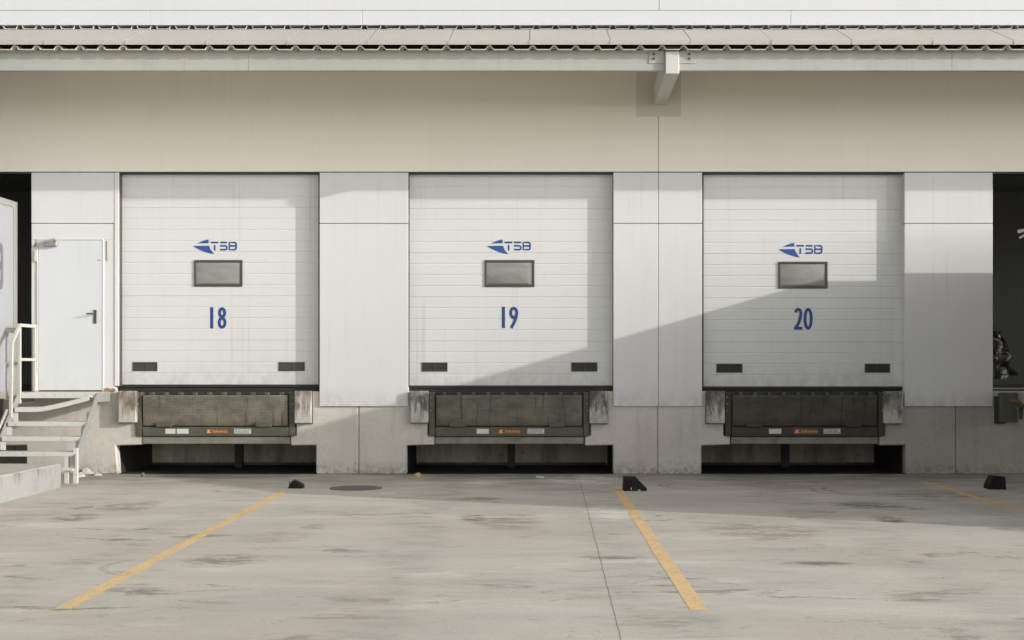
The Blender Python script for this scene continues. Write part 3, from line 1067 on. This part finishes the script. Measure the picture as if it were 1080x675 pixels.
# ------------------------------------------------------------------ dock bumpers
BUMP = [(124.2, 143.2, 412.3, 445.8, 'white dock bumper with rust brown patch left of the leveler below door 18'),
        (310.3, 328.2, 412.3, 446.5, 'white dock bumper with rust brown streaks right of the leveler below door 18'),
        (432.8, 451.6, 412.3, 446.0, 'white dock bumper with black scuffs left of the leveler below door 19'),
        (621.8, 641.2, 412.5, 446.8, 'white dock bumper with black scuffs right of the leveler below door 19'),
        (745.6, 764.6, 412.5, 446.6, 'white dock bumper with black scuffs left of the leveler below door 20'),
        (932.5, 952.2, 413.0, 446.8, 'shaded white dock bumper right of the leveler below door 20')]
for i, (a, c, t, bt, lab) in enumerate(BUMP):
    yy = -0.075
    B = empty('dock_bumper', ((WX(a) + WX(c)) / 2, 0.02, WZ(bt)), lab, 'dock bumper', 'dock bumpers beside the levelers')
    x0, x1, z0, z1 = WX(a, yy), WX(c, yy), WZ(bt, yy), WZ(t, yy)
    o = MB().box(x0, x1, yy, 0.008, z0, z1).build('bumper_block', 'bumper', B, 0.012, seg=2)
    MB().box(x0 - 0.02 if i % 2 else x0 - 0.008, x1 + 0.008 if i % 2 else x1 + 0.02, 0.010, 0.028, z0 - 0.012, z1 - 0.01).build('mounting_plate', 'leveler', B)
x0, x1 = WX(1055, -.1), WX(1065, -.1)
B = empty('dock_bumper', ((x0 + x1) / 2, 0.02, WZ(446)), 'dark grey green dock bumper at the foot of the dark open bay', 'dock bumper', 'dock bumpers beside the levelers')
MB().box(x0, x1 + .12, -0.1, 0.008, WZ(445.5, -.1), WZ(414, -.1)).build('bumper_block', 'leveler', B, 0.015, seg=2)
MB().box(x0 - .04, x0 + .1, 0.010, 0.028, WZ(447), WZ(418)).build('mounting_plate', 'leveler_black', B)

# ------------------------------------------------------------------ steel stairs
ST = empty('metal_staircase', (-6.25, -0.8, 0), 'light grey steel staircase with a bent tread leading up to the white door', 'stairs')
XL, XR = -6.74, -5.755
zl = 1.118
m = MB().box(XL, XR + 0.01, -0.56, 0.0, zl - 0.03, zl).box(XL, XR + .01, -0.575, -0.561, zl - 0.075, zl).build('landing', 'stair', ST, 0.003)
for i, (yy, zz) in enumerate(((-0.96, 0.75), (-1.16, 0.57), (-1.36, 0.39))):
    o = MB().box(XL + 0.012, XR + 0.02, yy, yy + 0.26, zz - 0.012, zz).box(XL + 0.012, XR + 0.02, yy - 0.012, yy - 0.0005, zz - 0.055, zz).build('tread', 'stair', ST, 0.003)
# bent tread
m = MB()
prev = None
for k in range(13):
    t = k / 12
    xx = XL + 0.02 + (XR - XL - 0.02) * t
    dz = 0.15 * max(0, (t - 0.30) / 0.70) ** 1.25
    cur = [m.bm.verts.new((xx, -0.77, 0.92 + dz - 0.05)), m.bm.verts.new((xx, -0.77, 0.93 + dz)), m.bm.verts.new((xx, -0.52 - .1 * t, 0.93 + dz * .9)), m.bm.verts.new((xx, -0.52 - .1 * t, 0.918 + dz * .9)),
           m.bm.verts.new((xx, -0.758, 0.918 + dz)), m.bm.verts.new((xx, -0.758, 0.92 + dz - 0.05))]
    if prev:
        for q in range(6):
            m.bm.faces.new((prev[q], cur[q], cur[(q + 1) % 6], prev[(q + 1) % 6]))
    else:
        m.bm.faces.new(cur)
    prev = cur
m.bm.faces.new(prev[::-1])
tag(m.build('tread', 'stair', ST), 'bent steel tread lifted at its right end')


def stair_line(y):
    return 1.12 - 0.9 * (-y - 0.56)


for xs_, nm in ((XL - 0.02, 0), (XR + 0.03, 1)):
    m = MB()
    y_end = -1.40 if nm else -1.75
    m.prism_yz([(-0.56, 1.118), (-0.56, 0.95), (y_end, stair_line(y_end) - 0.18), (y_end, stair_line(y_end) - 0.02)], xs_ - 0.006, xs_ + 0.006)
    m.box(xs_ - 0.006, xs_ + 0.006, -0.559, -0.0, 0.99, 1.117)
    m.build('stringer', 'stringer', ST)
    # zigzag brackets under the treads
    for (yy, zz) in ((-0.76, 0.92), (-0.96, 0.75), (-1.16, 0.57), (-1.36, 0.39)):
        sgn = 1 if nm == 0 else -1
        MB().box(min(xs_ + sgn * .008, xs_ + sgn * .075), max(xs_ + sgn * .008, xs_ + sgn * .075), yy + .01, yy + 0.018, zz - 0.17, zz - 0.058).build('tread_bracket', 'stair', ST)
MB().box(XR + 0.0, XR + 0.05, -1.37, -1.32, 0.0, 0.44).build('leg', 'stair', ST)
MB().box(XR - 0.11, XR - 0.06, -1.37, -1.31, 0.0, 0.37).box(XR - 0.13, XR + .0, -1.40, -1.28, 0.16, 0.20).build('leg', 'stair', ST)
MB().box(XL - 0.03, XL + 0.03, -1.37, -1.32, 0.0, 0.40).build('leg', 'stair', ST)
# handrail
r = 0.021
m = MB()
for a_, b_ in (((XL, -0.0, 2.0), (XL, -0.581, 2.0)), ((XL, -0.56, 1.99), (XL, -0.82, 1.76)), ((XL, -0.815, 1.775), (XL, -0.85, 0.80))):
    m.bar(a_, b_, 0.042, 0.042)
m.build('handrail', 'rail', ST, 0.004)
MB().bar((XL, -0.0, 1.55), (XL, -0.54, 1.55), 0.038, 0.038).build('mid_rail', 'rail', ST, 0.004)
MB().bar((XL, -0.56, 1.978), (XL, -0.56, 0.97), 0.042, 0.042).build('post', 'rail', ST, 0.004)
MB().bar((XL, -0.025, 1.978), (XL, -0.025, 1.12), 0.042, 0.042).build('post', 'rail', ST, 0.004)
MB().tube([(XL - 0.05, -0.85, 0.90), (XL - 0.05, -1.75, 0.09)], 0.02).build('post', 'rail', ST, smooth=True)
# return rail on the left
m = MB()
xe = XL - 0.24
m.bar((XL - 0.022, -0.50, 1.925), (xe - .02, -0.50, 1.925), 0.042, 0.042)
m.bar((xe, -0.50, 1.903), (xe, -0.50, 1.07), 0.042, 0.042)
m.bar((XL - 0.022, -0.50, 1.50), (xe + .022, -0.50, 1.50), 0.036, 0.036)
m.build('side_railing', 'rail', ST, 0.004)

# low whitewashed kerb wall in front of the stairs
m = MB()
ky0, ky1 = -5.6, -1.9
N = 26
kx0, kx1 = -7.6, -5.72
rows = []
for i in range(N + 1):
    yy = ky1 + (ky0 - ky1) * i / N
    j = lambda s: 0.012 * mnoise.noise((yy * 3.1, s, 1.7))
    rows.append([m.bm.verts.new(p) for p in ((kx1 + j(1), yy, -0.02), (kx1 + j(2), yy, 0.262 + j(3)), (kx1 - 0.02 + j(4), yy, 0.285 + j(5) * .6), (kx0, yy, 0.285), (kx0, yy, -0.02))])
for i in range(N):
    for k in range(4):
        m.bm.faces.new((rows[i][k], rows[i][k + 1], rows[i + 1][k + 1], rows[i + 1][k]))
m.bm.faces.new(rows[0])
m.bm.faces.new(rows[-1][::-1])
tag(m.build('kerb_wall', 'curb'), 'low whitewashed concrete kerb with dirt streaks before the steel staircase', 'kerb')

# ------------------------------------------------------------------ trailer backed into the open bay at the left
TR = empty('truck_trailer', (-8.2, -4, 0), 'white box trailer backed up to the dark bay beside the staircase', 'trailer')
tx0, tx1 = -9.44, -6.94
ty0, ty1 = -9.2, -0.15
tz0, tz1 = 1.04, 3.66
MB().box(tx0, tx1, ty0, ty1 - 0.0, tz0, tz1).build('body', 'truckwhite', TR, 0.01)
m = MB()
m.box(tx1 + 0.001, tx1 + 0.012, ty1 - 0.11, ty1 + 0.012, tz0, tz1)
m.box(tx0 - 0.012, tx0 - 0.001, ty1 - 0.11, ty1 + 0.012, tz0, tz1)
m.box(tx0, tx1, ty1 + 0.001, ty1 + 0.012, tz1 - 0.1, tz1)
m.build('rear_frame', 'trucktrim', TR, 0.003)
MB().box(tx1 + 0.001, tx1 + 0.012, ty0, ty1 - 0.115, tz1 - 0.08, tz1).build('top_rail', 'trucktrim', TR)
MB().box(tx1 + 0.001, tx1 + 0.012, ty0, ty1 - 0.115, tz0, tz0 + 0.09).build('bottom_rail', 'trucktrim', TR)
# grey rounded emblem on the side
ey1, ez0, ez1 = -0.60, WZ(306, -.58), WZ(257, -.58)
pts = []
rr = 0.09
for (cy, cz, a0) in ((ey1 - rr, ez1 - rr, 0), (ey1 - 1.1 + rr, ez1 - rr, 90), (ey1 - 1.1 + rr, ez0 + rr, 180), (ey1 - rr, ez0 + rr, 270)):
    for k in range(7):
        a = math.radians(a0 + 15 * k)
        pts.append((cy + rr * math.cos(a), cz + rr * math.sin(a)))
em = MB().prism_yz(pts, tx1 + 0.001, tx1 + 0.004).build('emblem', 'emblem_grey', TR)
MB().box(tx1 + 0.0045, tx1 + 0.006, ey1 - 0.5, ey1 - 0.09, ez0 + 0.13, ez0 + 0.25).box(tx1 + 0.0045, tx1 + 0.006, ey1 - 0.5, ey1 - 0.09, ez0 + 0.36, ez0 + 0.48).build('emblem_field', 'truckwhite', em)
MB().box(tx0 + 0.7, tx0 + 0.82, ty0, ty1 - 0.3, 0.78, 1.039).box(tx1 - 0.82, tx1 - 0.7, ty0, ty1 - 0.3, 0.78, 1.039).build('chassis', 'leveler', TR)
for wy in (-2.2, -3.5):
    for wx in (tx0 + 0.02, tx1 - 0.32):
        w = MB().disc((wx, wy, 0.5), (1, 0, 0), 0.5, 0.30, 32).build('wheel', 'tyre', TR, 0.03)
        MB().disc((wx - 0.004, wy, 0.5), (1, 0, 0), 0.28, 0.308, 24).build('rim', 'chrome', w)
for wx in (tx0 + 0.5, tx1 - 0.62):
    MB().box(wx, wx + 0.12, -7.5, -7.38, 0.03, 1.038).box(wx - 0.06, wx + 0.18, -7.56, -7.32, 0.0, 0.029).build('landing_leg', 'leveler', TR)

# ------------------------------------------------------------------ things lying on the yard


def wedge(name, pts, y0, y1, mat, label, cat, group, flecks=()):
    m = MB()
    m.prism_xz(pts, y0, y1)
    cx = sum(p[0] for p in pts) / len(pts)
    R = empty(name, (cx, (y0 + y1) / 2, 0), label, cat, group)
    m.build('block', mat, R, 0.008)
    r_ = MB()
    xa, xb = min(p[0] for p in pts), max(p[0] for p in pts)
    zt_ = max(p[1] for p in pts)
    for k in range(3):
        xx = xa + (xb - xa) * (0.12 + 0.13 * k)
        r_.box(xx, xx + 0.012, y0 - 0.008, y0 - 0.0005, 0.015, zt_ * 0.8)
    r_.build('rib', mat, R)
    for (fx, fz, fw, fh) in flecks:
        MB().box(xa + fx, xa + fx + fw, y0 - 0.010, y0 - 0.0085, fz, fz + fh).build('paint_fleck', 'sticker', R)
    return R


xa = 1.05
wedge('wheel_chock', [(xa, 0), (xa + .28, 0), (xa + .28, .03), (xa + .145, .165), (xa + .01, .168)], -2.38, -2.20, 'chock',
      'black rubber wheel chock with white flecks beside the middle yellow line', 'wheel chock', 'black wheel chocks on the yard',
      ((.09, .012, .008, .03), (.17, .005, .03, .012)))
xa = -2.92
wedge('wheel_chock', [(xa - .03, 0), (xa + .155, 0), (xa + .155, .045), (xa + .11, .07), (xa + .04, .105), (xa + .005, .06)], -2.06, -1.94, 'chock',
      'small black lumpy chock at the top of the yellow line below door 18', 'wheel chock', 'black wheel chocks on the yard')
xa = 5.40
wedge('wheel_chock', [(xa, 0), (xa + .21, 0), (xa + .20, .15), (xa + .06, .16), (xa + .01, .06)], -2.2, -2.0, 'chock',
      'black chock in the shade near the rightmost yellow line', 'wheel chock', 'black wheel chocks on the yard')

mx, my = G(375.5, 515)
mh = MB().disc((mx, my, -0.02), (0, 0, 1), 0.315, 0.026, 48).build('manhole_cover', 'cover')
tag(mh, 'round dark iron manhole cover in the concrete yard', 'manhole cover')


def lump(name, px, py, w, h, mat, label, cat, seed, group=None):
    x_, y_ = G(px, py)
    bm = bmesh.new()
    bmesh.ops.create_icosphere(bm, subdivisions=2, radius=1.0)
    for v in bm.verts:
        k = 1 + 0.45 * mnoise.noise(v.co * 1.7 + Vector((seed * 3.1, 0, 0)))
        v.co = Vector((v.co.x * w / 2 * k, v.co.y * w * .4 * k, max(-0.2, v.co.z) * h * k))
    m = MB()
    m.bm.free()
    m.bm = bm
    for v in bm.verts:
        v.co += Vector((x_, y_, h * 0.12))
    o = m.build(name, mat)
    return tag(o, label, cat, group)


lump('dry_leaf', 440, 503, 0.13, 0.05, 'leaf', 'curled dry tan leaf lying at the foot of the dock below door 19', 'leaf', 1)
lump('stone', 150.5, 503, 0.06, 0.05, 'stone', 'small brown stone in front of the pit below door 18', 'stone', 2)
lump('stone', 569, 504, 0.12, 0.03, 'rubble', 'flat pale grey stone in front of the pit below door 19', 'stone', 8)
for k, (px, py, w, h, lab) in enumerate(((84, 503, .16, .05, 'broad flat pale rubble chunk right of the staircase foot'),
                                         (92, 500, .22, .06, 'largest pale rubble chunk between the staircase and door 18 pit'),
                                         (102, 501.5, .14, .03, 'thin pale rubble flake nearest the pit below door 18'),
                                         (66, 494, .12, .07, 'grey rubble chunk beside the end of the low kerb'))):
    lump('rubble_chunk', px, py, w, h, 'rubble', lab, 'rubble', 10 + k, 'rubble chunks by the staircase')

# crumpled film hanging just inside the dark bay at the right
m = MB()
nu, nv = 9, 26
grid = []
for j in range(nv + 1):
    row = []
    for i in range(nu + 1):
        u, v = i / nu, j / nv
        xx = WX(1049.5, .1) + (0.14 + 0.13 * math.sin(1.2 + 2.2 * v)) * u * (1 + .5 * mnoise.noise((v * 5, 2, 3))) + 0.05 * mnoise.noise((u * 2, v * 6, 3))
        zz = WZ(400, .1) + 0.66 * v
        yy = 0.16 + 0.07 * mnoise.noise((u * 2.0, v * 9, 7)) + 0.018 * mnoise.noise((u * 5, v * 22, 1))
        row.append(m.bm.verts.new((xx, yy, zz)))
    grid.append(row)
for j in range(nv):
    for i in range(nu):
        m.bm.faces.new((grid[j][i], grid[j][i + 1], grid[j + 1][i + 1], grid[j + 1][i]))
fo = m.build('plastic_film', 'film')
fo.modifiers.new('thick', 'SOLIDIFY').thickness = 0.002
tag(fo, 'crumpled shiny plastic film hanging at the edge of the dark right bay', 'plastic film')

# box truck standing short of the open bay on the right: its shadow falls across door 20
P_, Q_ = 2.8, 0.80
t = 0.79
hx0, ry, hz = 4.2 + P_ * t, -t, 2.73 + Q_ * t
hx1 = hx0 + 2.55
BT = empty('box_truck', (hx0 + 1.2, ry - 3, 0), 'dark grey box truck parked short of the open bay at the right edge', 'truck')
MB().prism_yz([(ry, 0.62), (ry, hz), (ry - 3.557, hz - 0.044), (ry - 3.557, 0.62)], hx0, hx1).build('cargo_box', 'truckdark', BT, 0.01)
cab = [(ry - 3.60, 0.45), (ry - 3.60, hz - 0.05), (ry - 5.17, hz - 0.673), (ry - 5.60, 1.40), (ry - 5.89, 0.546), (ry - 5.93, 0.45)]
MB().prism_yz(cab, hx0 + 0.002, hx1 - 0.002).build('cab', 'truckdark', BT, 0.03)
MB().prism_yz([(ry - 5.20, 2.50), (ry - 5.56, 1.52), (ry - 5.575, 1.52), (ry - 5.215, 2.50)], hx0 + 0.12, hx1 - 0.12).build('windscreen', 'cabglass', BT)
MB().prism_yz([(ry - 4.1, 1.55), (ry - 4.1, 2.35), (ry - 5.0, 2.35), (ry - 5.35, 1.55)], hx0 - 0.004, hx0 + 0.0).build('side_window', 'cabglass', BT)
for gx in (hx0 + 0.01, hx1 - 0.05):  # unseen skirts added to stop sunlight passing under the truck
    MB().box(gx, gx + 0.04, ry - 4.1, ry - 1.92, 0.16, 0.615).build('shade_skirt', 'leveler', BT)
    MB().box(gx, gx + 0.04, ry - 0.98, ry - 0.06, 0.16, 0.615).build('shade_skirt', 'leveler', BT)
MB().box(hx0 + 0.01, hx1 - 0.01, ry - 0.055, ry - 0.005, 0.16, 0.615).build('shade_bar', 'leveler', BT)  # added to block light under the truck's rear
for wy in (ry - 1.45, ry - 4.6):
    for wx in (hx0 + 0.03, hx1 - 0.29):
        w = MB().disc((wx, wy, 0.42), (1, 0, 0), 0.42, 0.26, 32).build('wheel', 'tyre', BT, 0.02)
        MB().disc((wx - 0.004, wy, 0.42), (1, 0, 0), 0.23, 0.268, 24).build('rim', 'chrome', w)
for lx in (hx0 + 0.18, hx1 - 0.48):
    MB().box(lx, lx + 0.30, ry - 5.915, ry - 5.80, 0.66, 0.82).build('headlight', 'chrome', BT, 0.02)
MB().box(hx0 + 0.02, hx1 - 0.02, ry - 6.02, ry - 5.935, 0.36, 0.60).build('bumper', 'leveler', BT, 0.02)
MB().box(hx0 - 0.16, hx0 - 0.02, ry - 5.30, ry - 5.24, 1.75, 2.15).bar((hx0 - 0.02, ry - 5.2, 1.95), (hx0 + 0.03, ry - 5.15, 1.95), 0.02, 0.03).build('mirror', 'black', BT, 0.01)
# latch bars at the rear top corner and the bent tail step, both just reaching into view
yt_ = ry + 0.06
px2x = lambda px: WX(px, yt_)
MB().prism_xz([(px2x(1073.5), WZ(242.5, yt_)), (px2x(1084), WZ(240.5, yt_)), (px2x(1084), WZ(243.5, yt_)), (px2x(1074.5), WZ(246, yt_))], yt_ - 0.04, yt_ + 0.02).build('latch_bar', 'sheet', BT)
MB().prism_xz([(px2x(1075), WZ(250, yt_)), (px2x(1084), WZ(244.8, yt_)), (px2x(1084), WZ(247, yt_)), (px2x(1076), WZ(251.5, yt_))], yt_ - 0.04, yt_ + 0.02).build('latch_bar', 'sheet', BT)
MB().ribbon([(px2x(1066.5), WZ(422, yt_)), (px2x(1069), WZ(425, yt_)), (px2x(1073), WZ(427.5, yt_)), (px2x(1078), WZ(429, yt_)), (px2x(1090), WZ(430.5, yt_))], 0.035, yt_ - 0.25, yt_ + 0.05).build('tail_step', 'rust_dark', BT)
MB().bar((px2x(1076.5), yt_, WZ(430, yt_)), (px2x(1076.5), yt_, WZ(442, yt_)), 0.05, 0.05).build('step_bracket', 'leveler', BT)

# ------------------------------------------------------------------ light
sun_dir = Vector((P_, -1.0, Q_)).normalized()
el = math.asin(sun_dir.z)
az = math.atan2(sun_dir.x, sun_dir.y)
sd = bpy.data.lights.new('sun', 'SUN')
sd.energy = 2.05
sd.angle = math.radians(0.5)
sd.color = (1.0, 0.98, 0.945)
so = bpy.data.objects.new('sun', sd)
so.rotation_euler = (-sun_dir).to_track_quat('-Z', 'Y').to_euler()
so.location = (20, -20, 20)
COL.objects.link(so)

w = bpy.data.worlds.new('World')
scene.world = w
w.use_nodes = True
nt = w.node_tree
bg = nt.nodes['Background']
sk = nt.nodes.new('ShaderNodeTexSky')
sk.sky_type = 'NISHITA'
sk.sun_disc = False
sk.sun_elevation = el
sk.sun_rotation = az
sk.dust_density = 2.0
hs = nt.nodes.new('ShaderNodeHueSaturation')
hs.inputs['Saturation'].default_value = 0.15
nt.links.new(sk.outputs[0], hs.inputs['Color'])
nt.links.new(hs.outputs[0], bg.inputs['Color'])
bg.inputs['Strength'].default_value = 0.15

# ------------------------------------------------------------------ camera
cd = bpy.data.cameras.new('camera')
cd.sensor_width = 36.0
cd.lens = 36.0 * F / 1080.0
cd.shift_x = -(VX - 540.0) / 1080.0
cd.shift_y = (VY - 337.5) / 1080.0
cd.clip_end = 1000
co = bpy.data.objects.new('camera', cd)
co.location = (0, -D, CZ)
co.rotation_euler = (math.radians(90), 0, 0)
COL.objects.link(co)
scene.camera = co

scene.render.engine = 'CYCLES'
scene.cycles.use_denoising = True
scene.cycles.max_bounces = 8
scene.cycles.diffuse_bounces = 5
scene.view_settings.view_transform = 'Standard'
scene.view_settings.look = 'None'
scene.view_settings.exposure = 0.70
scene.view_settings.gamma = 1.0
